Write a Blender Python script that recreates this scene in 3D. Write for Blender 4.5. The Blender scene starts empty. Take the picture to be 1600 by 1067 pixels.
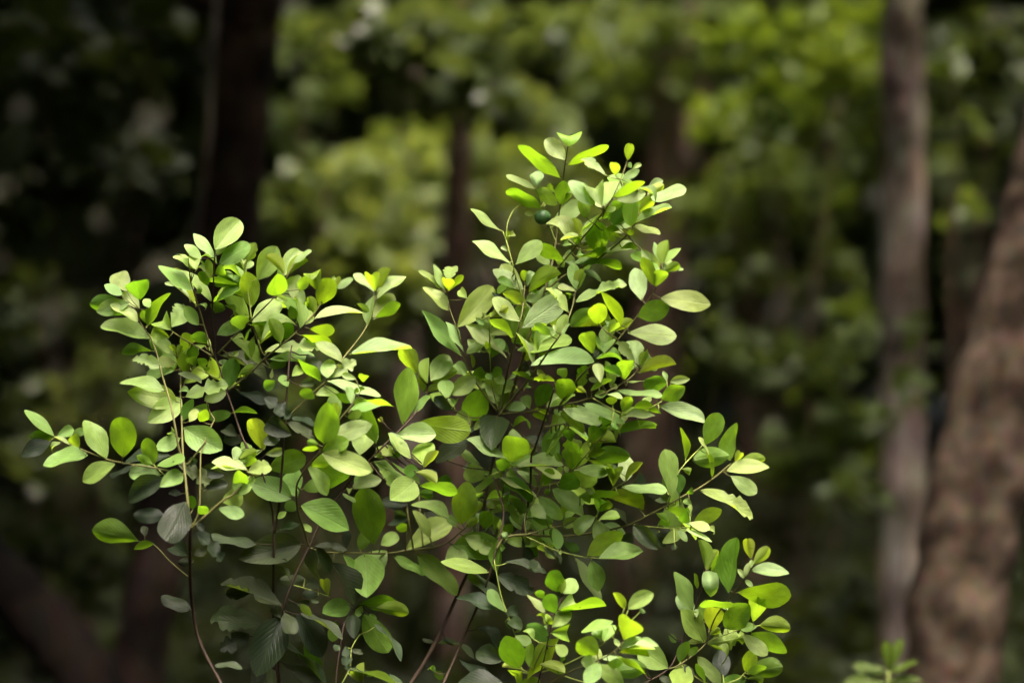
import bpy, math, random
import numpy as np
from mathutils import Vector, Matrix

# ------------------------------------------------------------------ camera, sky, sun, exposure
scene = bpy.context.scene
CZ = 1.35            # camera height
D0 = 2.83            # distance of the shrub
LENS, SENSOR = 85.0, 36.0
K = SENSOR / LENS / 1600.0
cam_d = bpy.data.cameras.new("camera"); cam = bpy.data.objects.new("camera", cam_d)
scene.collection.objects.link(cam)
cam.location = (0, 0, CZ); cam.rotation_euler = (math.radians(90), 0, 0)
cam_d.lens = LENS; cam_d.sensor_width = SENSOR; cam_d.clip_start = 0.05; cam_d.clip_end = 500
cam_d.dof.use_dof = True; cam_d.dof.focus_distance = D0 + 0.0; cam_d.dof.aperture_fstop = 2.4
scene.camera = cam

SUN_EL, SUN_AZ = 76.0, 160.0     # azimuth: clockwise from +Y (view direction) as seen from above
world = bpy.data.worlds.new("World"); scene.world = world; world.use_nodes = True
wn = world.node_tree
bg = wn.nodes["Background"]
sky = wn.nodes.new("ShaderNodeTexSky"); sky.sky_type = 'NISHITA'; sky.sun_disc = False
sky.sun_elevation = math.radians(SUN_EL); sky.sun_rotation = math.radians(SUN_AZ)
sky.air_density = 0.6; sky.dust_density = 8.0; sky.ozone_density = 0.0
wn.links.new(sky.outputs[0], bg.inputs[0]); bg.inputs[1].default_value = 0.15

sl = bpy.data.lights.new("sun", 'SUN'); sun = bpy.data.objects.new("sun", sl)
scene.collection.objects.link(sun)
sl.energy = 0.5; sl.angle = math.radians(70); sl.color = (1.0, 0.95, 0.85)
el, az = math.radians(SUN_EL), math.radians(SUN_AZ)
sdir = Vector((math.sin(az) * math.cos(el), math.cos(az) * math.cos(el), math.sin(el)))
sun.rotation_euler = sdir.to_track_quat('Z', 'Y').to_euler(); sun.location = sdir * 30
scene.view_settings.view_transform = 'Standard'; scene.view_settings.look = 'None'
scene.view_settings.exposure = 3.42; scene.view_settings.gamma = 1.0
scene.view_settings.use_curve_mapping = False
scene.cycles.use_adaptive_sampling = True; scene.cycles.adaptive_threshold = 0.02
scene.cycles.max_bounces = 6; scene.cycles.diffuse_bounces = 3; scene.cycles.glossy_bounces = 2
scene.cycles.transmission_bounces = 6; scene.cycles.sample_clamp_indirect = 4.0
scene.cycles.caustics_reflective = False; scene.cycles.caustics_refractive = False

C = scene.collection
rnd = random.Random(7)
nrng = np.random.default_rng(11)

def at(px, py, d):
    """a point of the photograph at distance d, in metres"""
    return Vector(((px - 800.0) * K * d, d, CZ - (py - 533.5) * K * d))

# ------------------------------------------------------------------ helpers
def link(name, mesh, mat=None, parent=None):
    o = bpy.data.objects.new(name, mesh); C.objects.link(o)
    if mat is not None and mesh is not None and not mesh.materials: mesh.materials.append(mat)
    if parent is not None: o.parent = parent
    return o

def tag(o, label=None, cat=None, group=None, kind=None):
    if label: o["label"] = label
    if cat: o["category"] = cat
    if group: o["group"] = group
    if kind: o["kind"] = kind
    return o

def empty(name, loc=(0, 0, 0)):
    o = bpy.data.objects.new(name, None); C.objects.link(o); o.location = loc; o.empty_display_size = 0.1
    return o

def mesh_np(name, verts, faces_flat, loop_counts, smooth=True):
    """verts (n,3); faces given flat with their corner counts"""
    m = bpy.data.meshes.new(name)
    verts = np.asarray(verts, dtype=np.float32); faces_flat = np.asarray(faces_flat, dtype=np.int32)
    loop_counts = np.asarray(loop_counts, dtype=np.int32)
    m.vertices.add(len(verts)); m.vertices.foreach_set("co", verts.ravel())
    m.loops.add(len(faces_flat)); m.loops.foreach_set("vertex_index", faces_flat)
    m.polygons.add(len(loop_counts))
    starts = np.concatenate(([0], np.cumsum(loop_counts)[:-1])).astype(np.int32)
    m.polygons.foreach_set("loop_start", starts)
    m.polygons.foreach_set("use_smooth", np.full(len(loop_counts), smooth))
    m.update(calc_edges=True); m.validate()
    return m

class Tubes:
    """tapered tubes along polylines, collected into one mesh"""
    def __init__(self, sides=6): self.v = []; self.f = []; self.c = []; self.sides = sides
    def add(self, pts, radii, jitter=0.0, caps=True, rng=rnd):
        n = self.sides; base = len(self.v); m = len(pts)
        up = Vector((0.21, 0.93, 0.3)).normalized()
        for i, p in enumerate(pts):
            a = pts[max(0, i - 1)]; b = pts[min(m - 1, i + 1)]
            t = (b - a).normalized()
            x = t.cross(up)
            if x.length < 1e-3: x = t.cross(Vector((1, 0, 0)))
            x.normalize(); y = t.cross(x)
            for k in range(n):
                w = 2 * math.pi * k / n
                r = radii[i] * (1 + rng.uniform(-jitter, jitter))
                self.v.append(p + x * (math.cos(w) * r) + y * (math.sin(w) * r))
        for i in range(m - 1):
            for k in range(n):
                k2 = (k + 1) % n
                self.f += [base + i * n + k, base + i * n + k2, base + (i + 1) * n + k2, base + (i + 1) * n + k]; self.c.append(4)
        if caps:
            self.f += [base + k for k in range(n)][::-1]; self.c.append(n)
            self.f += [base + (m - 1) * n + k for k in range(n)]; self.c.append(n)
    def mesh(self, name):
        return mesh_np(name, [tuple(v) for v in self.v], self.f, self.c)

def smooth_path(pts, per=4):
    """Catmull-Rom through the points"""
    out = []
    n = len(pts)
    for i in range(n - 1):
        p0 = pts[max(0, i - 1)]; p1 = pts[i]; p2 = pts[i + 1]; p3 = pts[min(n - 1, i + 2)]
        for j in range(per):
            t = j / per
            out.append(0.5 * ((2 * p1) + (p2 - p0) * t + (2 * p0 - 5 * p1 + 4 * p2 - p3) * t * t + (3 * p1 - p0 - 3 * p2 + p3) * t ** 3))
    out.append(pts[-1])
    return out

# ------------------------------------------------------------------ materials
def new_mat(name):
    m = bpy.data.materials.new(name); m.use_nodes = True
    nt = m.node_tree; nt.nodes.clear()
    out = nt.nodes.new("ShaderNodeOutputMaterial")
    return m, nt, out

def N(nt, typ, **kw):
    n = nt.nodes.new(typ)
    for k, v in kw.items(): setattr(n, k, v)
    return n

def mathn(nt, op, a, b=None, clamp=False):
    n = N(nt, "ShaderNodeMath", operation=op, use_clamp=clamp)
    for i, v in enumerate((a, b)):
        if v is None: continue
        if isinstance(v, (int, float)): n.inputs[i].default_value = v
        else: nt.links.new(v, n.inputs[i])
    return n.outputs[0]

def mix_col(nt, fac, a, b, blend='MIX'):
    n = N(nt, "ShaderNodeMix", data_type='RGBA', blend_type=blend)
    for idx, v in ((0, fac), (6, a), (7, b)):
        if isinstance(v, (int, float)): n.inputs[idx].default_value = v
        elif isinstance(v, tuple): n.inputs[idx].default_value = (*v, 1) if len(v) == 3 else v
        else: nt.links.new(v, n.inputs[idx])
    return n.outputs[2]

def leaf_material(name, source):
    """near leaves: waxy upper skin over a translucent blade with midrib and side veins; colour per leaf"""
    m, nt, out = new_mat(name)
    if source == 'object':
        col = N(nt, "ShaderNodeObjectInfo").outputs["Color"]
    else:
        col = N(nt, "ShaderNodeAttribute", attribute_name="Col").outputs["Color"]
    uv = N(nt, "ShaderNodeUVMap", uv_map="UVMap")
    sep = N(nt, "ShaderNodeSeparateXYZ"); nt.links.new(uv.outputs[0], sep.inputs[0])
    u = mathn(nt, 'ABSOLUTE', mathn(nt, 'SUBTRACT', sep.outputs[0], 0.5))   # 0 at midrib .. 0.5 at margin
    s = sep.outputs[1]
    mid = mathn(nt, 'SUBTRACT', 1.0, mathn(nt, 'DIVIDE', u, 0.032), True)
    ph = mathn(nt, 'SUBTRACT', mathn(nt, 'MULTIPLY', s, 52.0), mathn(nt, 'MULTIPLY', u, 62.0))
    sv = mathn(nt, 'POWER', mathn(nt, 'ADD', mathn(nt, 'MULTIPLY', mathn(nt, 'SINE', ph), 0.5), 0.5), 10.0)
    vein = mathn(nt, 'MAXIMUM', mid, mathn(nt, 'MULTIPLY', sv, 0.55))
    tc = N(nt, "ShaderNodeTexCoord")
    noi = N(nt, "ShaderNodeTexNoise"); noi.inputs["Scale"].default_value = 3.2; noi.inputs["Detail"].default_value = 5.0
    nt.links.new(tc.outputs["Object"], noi.inputs["Vector"])
    var = mathn(nt, 'ADD', mathn(nt, 'ADD', mathn(nt, 'MULTIPLY', noi.outputs["Fac"], 1.0), 0.38), mathn(nt, 'MULTIPLY', s, 0.22))
    c1 = mix_col(nt, 1.0, col, N(nt, "ShaderNodeCombineColor").outputs[0], 'MULTIPLY')
    cc = nt.nodes[-1]
    comb = [n for n in nt.nodes if n.bl_idname == "ShaderNodeCombineColor"][0]
    for i in range(3): nt.links.new(var, comb.inputs[i])
    c2 = mix_col(nt, mathn(nt, 'MULTIPLY', vein, 0.5), c1, mix_col(nt, 1.0, c1, (1.9, 1.8, 1.9), 'MULTIPLY'))
    sp = N(nt, "ShaderNodeTexNoise"); sp.inputs["Scale"].default_value = 17.0; sp.inputs["Detail"].default_value = 2.0
    geo = N(nt, "ShaderNodeNewGeometry"); spv = N(nt, "ShaderNodeVectorMath", operation='SCALE'); spv.inputs["Scale"].default_value = 18.0
    nt.links.new(geo.outputs["Position"], spv.inputs[0]); nt.links.new(spv.outputs[0], sp.inputs["Vector"])
    spots = mathn(nt, 'MULTIPLY', mathn(nt, 'SUBTRACT', sp.outputs["Fac"], 0.70), 14.0, True)
    c2 = mix_col(nt, mathn(nt, 'MULTIPLY', spots, 0.75), c2, (0.07, 0.045, 0.02))
    bs = N(nt, "ShaderNodeBsdfPrincipled")
    nt.links.new(c2, bs.inputs["Base Color"])
    rr = mathn(nt, 'ADD', mathn(nt, 'MULTIPLY', noi.outputs["Fac"], 0.22), LEAF_ROUGH)
    nt.links.new(rr, bs.inputs["Roughness"]); bs.inputs["Specular IOR Level"].default_value = LEAF_SPEC
    bmp = N(nt, "ShaderNodeBump"); bmp.inputs["Strength"].default_value = 0.35; bmp.inputs["Distance"].default_value = 0.004
    h = mathn(nt, 'SUBTRACT', mathn(nt, 'MULTIPLY', noi.outputs["Fac"], 0.8), vein)
    nt.links.new(h, bmp.inputs["Height"]); nt.links.new(bmp.outputs[0], bs.inputs["Normal"])
    tr = N(nt, "ShaderNodeBsdfTranslucent")
    tcol = mix_col(nt, 1.0, c1, TRANS_TINT, 'MULTIPLY')
    tcol = mix_col(nt, mathn(nt, 'MULTIPLY', vein, 0.35), tcol, (0.10, 0.20, 0.01))
    nt.links.new(tcol, tr.inputs["Color"])
    mx = N(nt, "ShaderNodeMixShader"); mx.inputs[0].default_value = TRANS_MIX
    nt.links.new(bs.outputs[0], mx.inputs[1]); nt.links.new(tr.outputs[0], mx.inputs[2])
    nt.links.new(mx.outputs[0], out.inputs[0])
    return m

def far_leaf_material(name, col, col2, rough=0.38, trans=0.35):
    m, nt, out = new_mat(name)
    at_ = N(nt, "ShaderNodeAttribute", attribute_name="Col")
    c = mix_col(nt, at_.outputs["Fac"], col, col2)
    bs = N(nt, "ShaderNodeBsdfPrincipled"); nt.links.new(c, bs.inputs["Base Color"])
    bs.inputs["Roughness"].default_value = rough; bs.inputs["Specular IOR Level"].default_value = 0.28
    tr = N(nt, "ShaderNodeBsdfTranslucent")
    nt.links.new(mix_col(nt, 1.0, c, (2.2, 2.1, 0.75), 'MULTIPLY'), tr.inputs["Color"])
    mx = N(nt, "ShaderNodeMixShader"); mx.inputs[0].default_value = trans
    nt.links.new(bs.outputs[0], mx.inputs[1]); nt.links.new(tr.outputs[0], mx.inputs[2])
    nt.links.new(mx.outputs[0], out.inputs[0])
    return m

def bark_material(name, dark, light, scale=6.0, stretch=0.25, patch=(0.5, 0.6)):
    m, nt, out = new_mat(name)
    tc = N(nt, "ShaderNodeTexCoord")
    mp = N(nt, "ShaderNodeMapping"); mp.inputs["Scale"].default_value = (1, 1, stretch)
    nt.links.new(tc.outputs["Object"], mp.inputs["Vector"])
    n1 = N(nt, "ShaderNodeTexNoise"); n1.inputs["Scale"].default_value = scale; n1.inputs["Detail"].default_value = 6
    n2 = N(nt, "ShaderNodeTexNoise"); n2.inputs["Scale"].default_value = scale * 5; n2.inputs["Detail"].default_value = 5
    nt.links.new(tc.outputs["Object"], n1.inputs["Vector"]); nt.links.new(mp.outputs[0], n2.inputs["Vector"])
    rp = N(nt, "ShaderNodeValToRGB"); rp.color_ramp.elements[0].position = patch[0]; rp.color_ramp.elements[1].position = patch[1]
    nt.links.new(n1.outputs["Fac"], rp.inputs[0])
    c = mix_col(nt, rp.outputs[0], dark, light)
    c = mix_col(nt, 0.55, c, n2.outputs["Color"], 'SOFT_LIGHT')
    bs = N(nt, "ShaderNodeBsdfPrincipled"); nt.links.new(c, bs.inputs["Base Color"])
    bs.inputs["Roughness"].default_value = 0.9; bs.inputs["Specular IOR Level"].default_value = 0.1
    b = N(nt, "ShaderNodeBump"); b.inputs["Strength"].default_value = 0.7; b.inputs["Distance"].default_value = 0.01
    nt.links.new(n2.outputs["Fac"], b.inputs["Height"]); nt.links.new(b.outputs[0], bs.inputs["Normal"])
    nt.links.new(bs.outputs[0], out.inputs[0])
    return m

def plain_material(name, col, rough=0.6, spec=0.15, var=0.3, scale=60):
    m, nt, out = new_mat(name)
    tc = N(nt, "ShaderNodeTexCoord")
    n1 = N(nt, "ShaderNodeTexNoise"); n1.inputs["Scale"].default_value = scale; n1.inputs["Detail"].default_value = 3
    nt.links.new(tc.outputs["Object"], n1.inputs["Vector"])
    c = mix_col(nt, n1.outputs["Fac"], tuple(v * (1 - var) for v in col), tuple(min(1, v * (1 + var)) for v in col))
    bs = N(nt, "ShaderNodeBsdfPrincipled"); nt.links.new(c, bs.inputs["Base Color"])
    bs.inputs["Roughness"].default_value = rough; bs.inputs["Specular IOR Level"].default_value = spec
    nt.links.new(bs.outputs[0], out.inputs[0])
    return m

LEAF_ROUGH, LEAF_SPEC = 0.34, 0.24
TRANS_MIX, TRANS_TINT = 0.50, (1.78, 1.90, 0.42)

M_leaf = leaf_material("shrub leaf", 'object')
M_leafs = leaf_material("shrub leaf small", 'attribute')
M_stem_brown = plain_material("brown shrub stem", (0.030, 0.019, 0.012), 0.7)
M_stem_green = plain_material("green shrub twig", (0.16, 0.20, 0.04), 0.55)
M_stem_mid = plain_material("olive shrub branch", (0.075, 0.075, 0.022), 0.6)
M_fruit = plain_material("green fruit skin", (0.028, 0.070, 0.018), 0.5, 0.3, 0.5, 160)

# ------------------------------------------------------------------ ground
def terrain_z(x, y):
    r = math.hypot(x * 0.8, max(0.0, y - 2))
    rise = max(0.0, r - 15.0)
    return 0.05 * math.sin(x * 1.3 + 0.4) * math.cos(y * 0.9) + 0.028 * rise ** 1.55 + 0.03 * math.sin(3.1 * x + y)

def build_ground():
    xs = np.concatenate((np.linspace(-90, -14, 14), np.linspace(-12, 12, 61), np.linspace(14, 90, 14)))
    ys = np.concatenate((np.linspace(-60, -3, 10), np.linspace(-2, 34, 80), np.linspace(36, 110, 16)))
    v = [(x, y, terrain_z(x, y)) for y in ys for x in xs]
    nx = len(xs); f = []
    for j in range(len(ys) - 1):
        for i in range(nx - 1):
            a = j * nx + i; f += [a, a + 1, a + nx + 1, a + nx]
    me = mesh_np("ground", v, f, [4] * (len(f) // 4))
    m, nt, out = new_mat("leaf litter")
    tc = N(nt, "ShaderNodeTexCoord")
    n1 = N(nt, "ShaderNodeTexNoise"); n1.inputs["Scale"].default_value = 1.2; n1.inputs["Detail"].default_value = 8
    n2 = N(nt, "ShaderNodeTexVoronoi"); n2.inputs["Scale"].default_value = 14
    for n in (n1, n2): nt.links.new(tc.outputs["Object"], n.inputs["Vector"])
    c = mix_col(nt, n1.outputs["Fac"], (0.008, 0.008, 0.004), (0.026, 0.023, 0.011))
    c = mix_col(nt, 0.5, c, n2.outputs["Color"], 'SOFT_LIGHT')
    bs = N(nt, "ShaderNodeBsdfPrincipled"); nt.links.new(c, bs.inputs["Base Color"]); bs.inputs["Roughness"].default_value = 0.95; bs.inputs["Specular IOR Level"].default_value = 0.08
    b = N(nt, "ShaderNodeBump"); b.inputs["Distance"].default_value = 0.05
    nt.links.new(n2.outputs["Distance"], b.inputs["Height"]); nt.links.new(b.outputs[0], bs.inputs["Normal"])
    nt.links.new(bs.outputs[0], out.inputs[0])
    tag(link("ground", me, m), "brown forest floor covered in leaf litter rising behind the trees", "ground", kind="structure")
build_ground()

# ------------------------------------------------------------------ foliage masses of the background
def leaf_cloud(centres, sizes, shade, rng, up=0.55, ratio=0.5):
    """many leaf-shaped faces: centres (n,3), sizes (n,), shade 0..1 (n,)"""
    n = len(centres)
    nor = rng.normal(size=(n, 3)); nor /= np.linalg.norm(nor, axis=1)[:, None]
    nor[:, 2] = np.abs(nor[:, 2]) + up; nor /= np.linalg.norm(nor, axis=1)[:, None]
    t = rng.normal(size=(n, 3)); t -= nor * np.sum(t * nor, axis=1)[:, None]; t /= np.linalg.norm(t, axis=1)[:, None]
    b = np.cross(nor, t)
    L = sizes[:, None]; W = (sizes * ratio)[:, None]
    prof = [(-0.5, 0, 0), (-0.12, -0.5, 0.06), (0.22, -0.42, 0.06), (0.5, 0, -0.08), (0.22, 0.42, 0.06), (-0.12, 0.5, 0.06)]
    v = np.empty((n, 6, 3))
    for k, (a, c, z) in enumerate(prof):
        v[:, k] = centres + t * L * a + b * W * c + nor * L * z
    idx = np.arange(n)[:, None] * 6 + np.arange(6)[None, :]
    me = mesh_np("foliage", v.reshape(-1, 3), idx.ravel(), np.full(n, 6), smooth=False)
    ca = me.attributes.new("Col", 'FLOAT', 'FACE'); ca.data.foreach_set("value", shade.astype(np.float32))
    return me

def clumps_to_points(cl, rng):
    """cl: list of (centre, rx, ry, rz, n)"""
    P = []; S = []
    for (c, rx, ry, rz, n) in cl:
        d = rng.normal(size=(n, 3)); d /= np.linalg.norm(d, axis=1)[:, None]
        r = rng.uniform(0, 1, n) ** 0.45
        P.append(np.array(c) + d * r[:, None] * np.array((rx, ry, rz)))
        S.append(np.clip(rng.uniform(0, 1) * 0.6 + rng.uniform(0, 0.4, n), 0, 1))
    return np.concatenate(P), np.concatenate(S)

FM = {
    'haze': far_leaf_material("painted haze understorey leaf", (0.15, 0.20, 0.07), (0.25, 0.30, 0.13)),  # paler leaf colour stands in for haze behind the crowns
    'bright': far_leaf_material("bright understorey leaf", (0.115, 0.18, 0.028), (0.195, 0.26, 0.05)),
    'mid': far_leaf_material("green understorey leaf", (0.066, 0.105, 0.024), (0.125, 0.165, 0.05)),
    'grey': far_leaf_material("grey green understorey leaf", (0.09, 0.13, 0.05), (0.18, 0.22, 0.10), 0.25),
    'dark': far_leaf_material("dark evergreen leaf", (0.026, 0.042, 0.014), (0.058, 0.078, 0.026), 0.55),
    'darkened': far_leaf_material("shade herb leaf", (0.016, 0.026, 0.008), (0.036, 0.05, 0.014), 0.6),  # deep shade of low and corner foliage put into the leaf colour
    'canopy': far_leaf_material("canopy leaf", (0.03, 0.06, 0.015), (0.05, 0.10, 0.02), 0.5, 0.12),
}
B_pale = bark_material("pale grey bark", (0.085, 0.063, 0.045), (0.46, 0.375, 0.295), 5.0, 0.25, (0.42, 0.62))
B_brown = bark_material("brown bark", (0.024, 0.016, 0.010), (0.118, 0.086, 0.058), 14.0, 0.5, (0.38, 0.68))
B_dark = bark_material("dark bark", (0.016, 0.011, 0.008), (0.075, 0.048, 0.032), 7.0, 0.25, (0.42, 0.7))
B_black = bark_material("near-black bark", (0.004, 0.003, 0.002), (0.014, 0.009, 0.006), 5.0)  # near-black all over, darker than the other barks
B_mid = bark_material("reddish brown bark", (0.11, 0.075, 0.05), (0.26, 0.18, 0.13), 5.0)

def trunk_path(pix, d0, d1=None, top=None, ground=True):
    d1 = d0 if d1 is None else d1
    n = len(pix)
    pts = [at(px, py, d0 + (d1 - d0) * i / max(1, n - 1)) for i, (px, py) in enumerate(pix)]   # from top to bottom
    pts = pts[::-1]
    if ground:
        a = pts[0]; b = pts[1]; dirv = (a - b)
        gz = terrain_z(a.x, a.y) - 0.12
        if a.z > gz:
            t = (a.z - gz)
            slope = Vector((dirv.x / max(1e-3, abs(dirv.z)), 0, 0)) * 0.6
            pts.insert(0, Vector((a.x + slope.x * t, a.y, gz)))
    if top is not None:
        a = pts[-1]; b = pts[-2]; dv = (a - b).normalized()
        if dv.z < 0.3: dv = Vector((dv.x, dv.y, 0.6)).normalized()
        k = (top - a.z) / dv.z
        if k > 0.3:
            pts.append(a + dv * k * 0.5 + Vector((0.05, 0.02, 0))); pts.append(a + dv * k)
    return pts

def build_tree(name, label, pix, depth, rpx_top, rpx_bot, bark, top, crown, mat, cat="tree", group=None, depth2=None, limbs=4, sides=14, flare=1.25, seed=1, lump=0.05, crown_n=260, leaf=0.16):
    rg = random.Random(seed); ng = np.random.default_rng(seed)
    pts = trunk_path(pix, depth, depth2, top)
    root = empty(name, (pts[0].x, pts[0].y, terrain_z(pts[0].x, pts[0].y)))
    tag(root, label, cat, group)
    off = Vector(root.location)
    path = smooth_path([p - off for p in pts], 7)
    n = len(path)
    zz = [p.z + off.z for p in path]
    zb = at(0, 1067, depth).z; zt = at(0, 0, depth).z
    rb, rt = rpx_bot * K * depth, rpx_top * K * depth
    rad = []
    for i in range(n):
        t = min(1.0, max(0.0, (zz[i] - zb) / (zt - zb)))
        r = rb + (rt - rb) * t
        if zz[i] > zt: r *= max(0.25, 1 - 0.13 * (zz[i] - zt))
        if zz[i] < zb: r *= 1 + (flare - 1) * min(1, (zb - zz[i]) / 0.4)
        rad.append(r * (1 + 0.05 * math.sin(i * 1.7 + seed)))
    tb = Tubes(sides); tb.add(path, rad, jitter=lump, rng=rg)
    trunk = link("trunk", tb.mesh("trunk"), bark, root)
    # limbs near the top reaching into the crown
    top_p = path[-1]
    cl = []
    for i in range(limbs):
        k = rg.randint(int(n * 0.7), n - 2); p0 = path[k]
        a = rg.uniform(0, 6.28); ln = rg.uniform(0.9, 2.0) * crown
        p2 = p0 + Vector((math.cos(a) * ln, math.sin(a) * ln, rg.uniform(0.3, 1.0) * crown))
        pm = (p0 + p2) / 2 + Vector((0, 0, -0.08))
        lt = Tubes(7); r0 = rad[k] * 0.5
        lt.add(smooth_path([p0, pm, p2], 4), [r0 * (1 - 0.75 * q / 8) for q in range(9)], rng=rg)
        link("limb", lt.mesh("limb"), bark, root)
        cl.append((p2, 0.75 * crown, 0.75 * crown, 0.5 * crown, crown_n)); cl.append((pm, 0.45 * crown, 0.45 * crown, 0.4 * crown, crown_n // 2))
    cl.append((top_p, 0.8 * crown, 0.8 * crown, 0.6 * crown, crown_n))
    P, S = clumps_to_points([(tuple(c), a, b, e, int(q)) for c, a, b, e, q in cl], ng)
    sz = ng.uniform(0.7, 1.2, len(P)) * leaf
    link("crown", leaf_cloud(P, sz, S, ng), FM[mat], root)
    return root

build_tree("forest_tree", "dark leaning tree trunk with a pale vine on its left side", [(400, -60), (385, 60), (368, 220), (350, 380), (318, 560), (262, 800), (212, 1067)], 6.5, 52, 42, B_dark, 5.5, 1.1, 'dark', seed=2, group="trees of the forest")
build_tree("forest_tree", "straight pale grey trunk with dark streaks, second from the right edge", [(1412, -60), (1411, 200), (1410, 500), (1412, 750), (1408, 1067)], 7.2, 33, 35, B_pale, 8.0, 0.9, 'mid', seed=3, group="trees of the forest", crown_n=80)
build_tree("forest_tree", "thick brown trunk leaning out of the right edge of the picture", [(1705, 60), (1640, 330), (1566, 600), (1515, 830), (1488, 1067)], 4.9, 72, 77, B_brown, 6.0, 1.1, 'mid', depth2=4.9, seed=4, group="trees of the forest", sides=18)
build_tree("forest_tree", "dark trunk slanting up to the left in the lower left corner", [(-260, 560), (-130, 760), (0, 905), (90, 1000), (160, 1110)], 5.6, 40, 50, B_black, 5.0, 1.0, 'dark', seed=5, group="trees of the forest")
build_tree("forest_tree", "slender brown trunk out of focus left of the shrub's tallest shoot", [(728, -40), (722, 140), (716, 300), (712, 450), (705, 800)], 8.1, 20, 25, B_mid, 6.5, 0.8, 'mid', seed=6, group="trees of the forest", limbs=2, crown_n=60)
build_tree("forest_tree", "faint pale brown trunk far behind, left of the slender brown trunk", [(652, -40), (648, 200), (642, 420), (640, 800)], 15.5, 16, 18, B_pale, 6.5, 1.0, 'mid', seed=8, group="trees of the forest", limbs=2, crown_n=60)
build_tree("forest_tree", "blurred dark brown trunk between bright leaves at the upper right", [(1125, -60), (1095, 90), (1062, 250), (1035, 420), (1020, 800)], 13.0, 34, 26, B_mid, 6.0, 1.0, 'mid', seed=9, group="trees of the forest", limbs=3)
build_tree("forest_tree", "reddish brown trunk behind the right half of the shrub, low down", [(1010, 520), (1000, 700), (985, 860), (975, 1067)], 10.5, 24, 28, B_mid, 2.6, 0.7, 'mid', seed=10, group="trees of the forest", limbs=3)

# understorey: saplings and bushes out of focus behind the shrub
def build_bush(name, label, cat, d, stem_px, spots, mat, leaf=0.10, seed=1, group=None, per=70, thick=1.0, rpx=7):
    """spots: (px, py, radius px x, radius px y) clumps of foliage, all near distance d; stems rise from the ground at stem_px"""
    ng = np.random.default_rng(seed); rg = random.Random(seed)
    bx = (stem_px - 800) * K * d
    gz = terrain_z(bx, d)
    root = empty(name, (bx, d, gz)); tag(root, label, cat, group)
    off = Vector((bx, d, gz)); cl = []
    tb = Tubes(7)
    for i, (px, py, rx, ry) in enumerate(spots):
        dd = d + rg.uniform(-0.35, 0.35) * thick
        c = at(px, py, dd) - off
        s = K * dd
        cl.append((tuple(c), rx * s, max(0.15, 0.8 * rx * s), ry * s, int(per * max(0.25, (rx * ry) / (70 * 70)))))
        base = Vector((rg.uniform(-.05, .05), rg.uniform(-.05, .05), -0.05))
        mid = Vector((c.x * 0.35, c.y * 0.4, c.z * 0.55 if c.z > 0 else 0.1))
        r0 = rpx * K * d * (0.8 if i else 1.0)
        path = smooth_path([base, mid, c], 5)
        tb.add(path, [r0 * (1 - 0.7 * q / (len(path) - 1)) for q in range(len(path))], rng=rg)
    link("stems" if False else "trunk", tb.mesh("trunk"), B_mid, root)
    P, S = clumps_to_points(cl, ng)
    sz = ng.uniform(0.6, 1.25, len(P)) * leaf
    link("crown", leaf_cloud(P, sz, S, ng), FM[mat], root)
    return root

U = "understorey plants behind the shrub"
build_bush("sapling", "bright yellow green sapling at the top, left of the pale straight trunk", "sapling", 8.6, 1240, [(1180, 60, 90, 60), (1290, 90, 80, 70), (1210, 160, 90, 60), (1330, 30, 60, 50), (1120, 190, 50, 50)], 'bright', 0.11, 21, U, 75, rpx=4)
build_bush("sapling", "bright green bush with pale haze painted into its leaves behind the gap between the two leafy crowns", "sapling", 8.8, 610, [(600, 310, 75, 55), (625, 370, 65, 60), (560, 400, 60, 60), (560, 270, 60, 40), (640, 450, 50, 60), (660, 250, 40, 40), (580, 470, 60, 40)], 'haze', 0.12, 22, U, 110, rpx=4)
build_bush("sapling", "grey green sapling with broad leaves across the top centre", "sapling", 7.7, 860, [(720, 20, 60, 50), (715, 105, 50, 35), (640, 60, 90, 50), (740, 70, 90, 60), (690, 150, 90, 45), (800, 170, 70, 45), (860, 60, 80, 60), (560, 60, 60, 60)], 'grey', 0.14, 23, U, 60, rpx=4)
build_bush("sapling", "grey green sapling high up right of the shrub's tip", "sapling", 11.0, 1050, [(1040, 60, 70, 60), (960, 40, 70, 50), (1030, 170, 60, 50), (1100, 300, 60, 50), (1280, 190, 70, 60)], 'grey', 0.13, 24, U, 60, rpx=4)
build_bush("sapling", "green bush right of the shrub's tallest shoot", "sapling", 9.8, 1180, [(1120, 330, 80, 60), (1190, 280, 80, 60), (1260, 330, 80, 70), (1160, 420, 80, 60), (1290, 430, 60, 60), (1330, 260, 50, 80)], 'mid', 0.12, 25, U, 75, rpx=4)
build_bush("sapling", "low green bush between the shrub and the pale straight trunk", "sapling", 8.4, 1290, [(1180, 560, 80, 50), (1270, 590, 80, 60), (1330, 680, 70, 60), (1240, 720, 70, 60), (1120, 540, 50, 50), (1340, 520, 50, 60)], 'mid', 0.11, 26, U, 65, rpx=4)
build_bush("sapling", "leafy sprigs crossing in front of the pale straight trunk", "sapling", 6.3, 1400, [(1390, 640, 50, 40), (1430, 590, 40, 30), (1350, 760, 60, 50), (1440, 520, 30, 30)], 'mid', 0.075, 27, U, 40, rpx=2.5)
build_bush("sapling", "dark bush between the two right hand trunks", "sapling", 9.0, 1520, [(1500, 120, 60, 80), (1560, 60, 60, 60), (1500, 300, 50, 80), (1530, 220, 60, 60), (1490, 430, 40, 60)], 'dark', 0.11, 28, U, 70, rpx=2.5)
build_bush("sapling", "green sprays showing right of the pale straight trunk", "sapling", 7.9, 1490, [(1490, 90, 40, 40), (1500, 330, 40, 40), (1480, 250, 30, 40), (1540, 200, 30, 30)], 'mid', 0.10, 29, U, 30, rpx=2.5)
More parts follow.
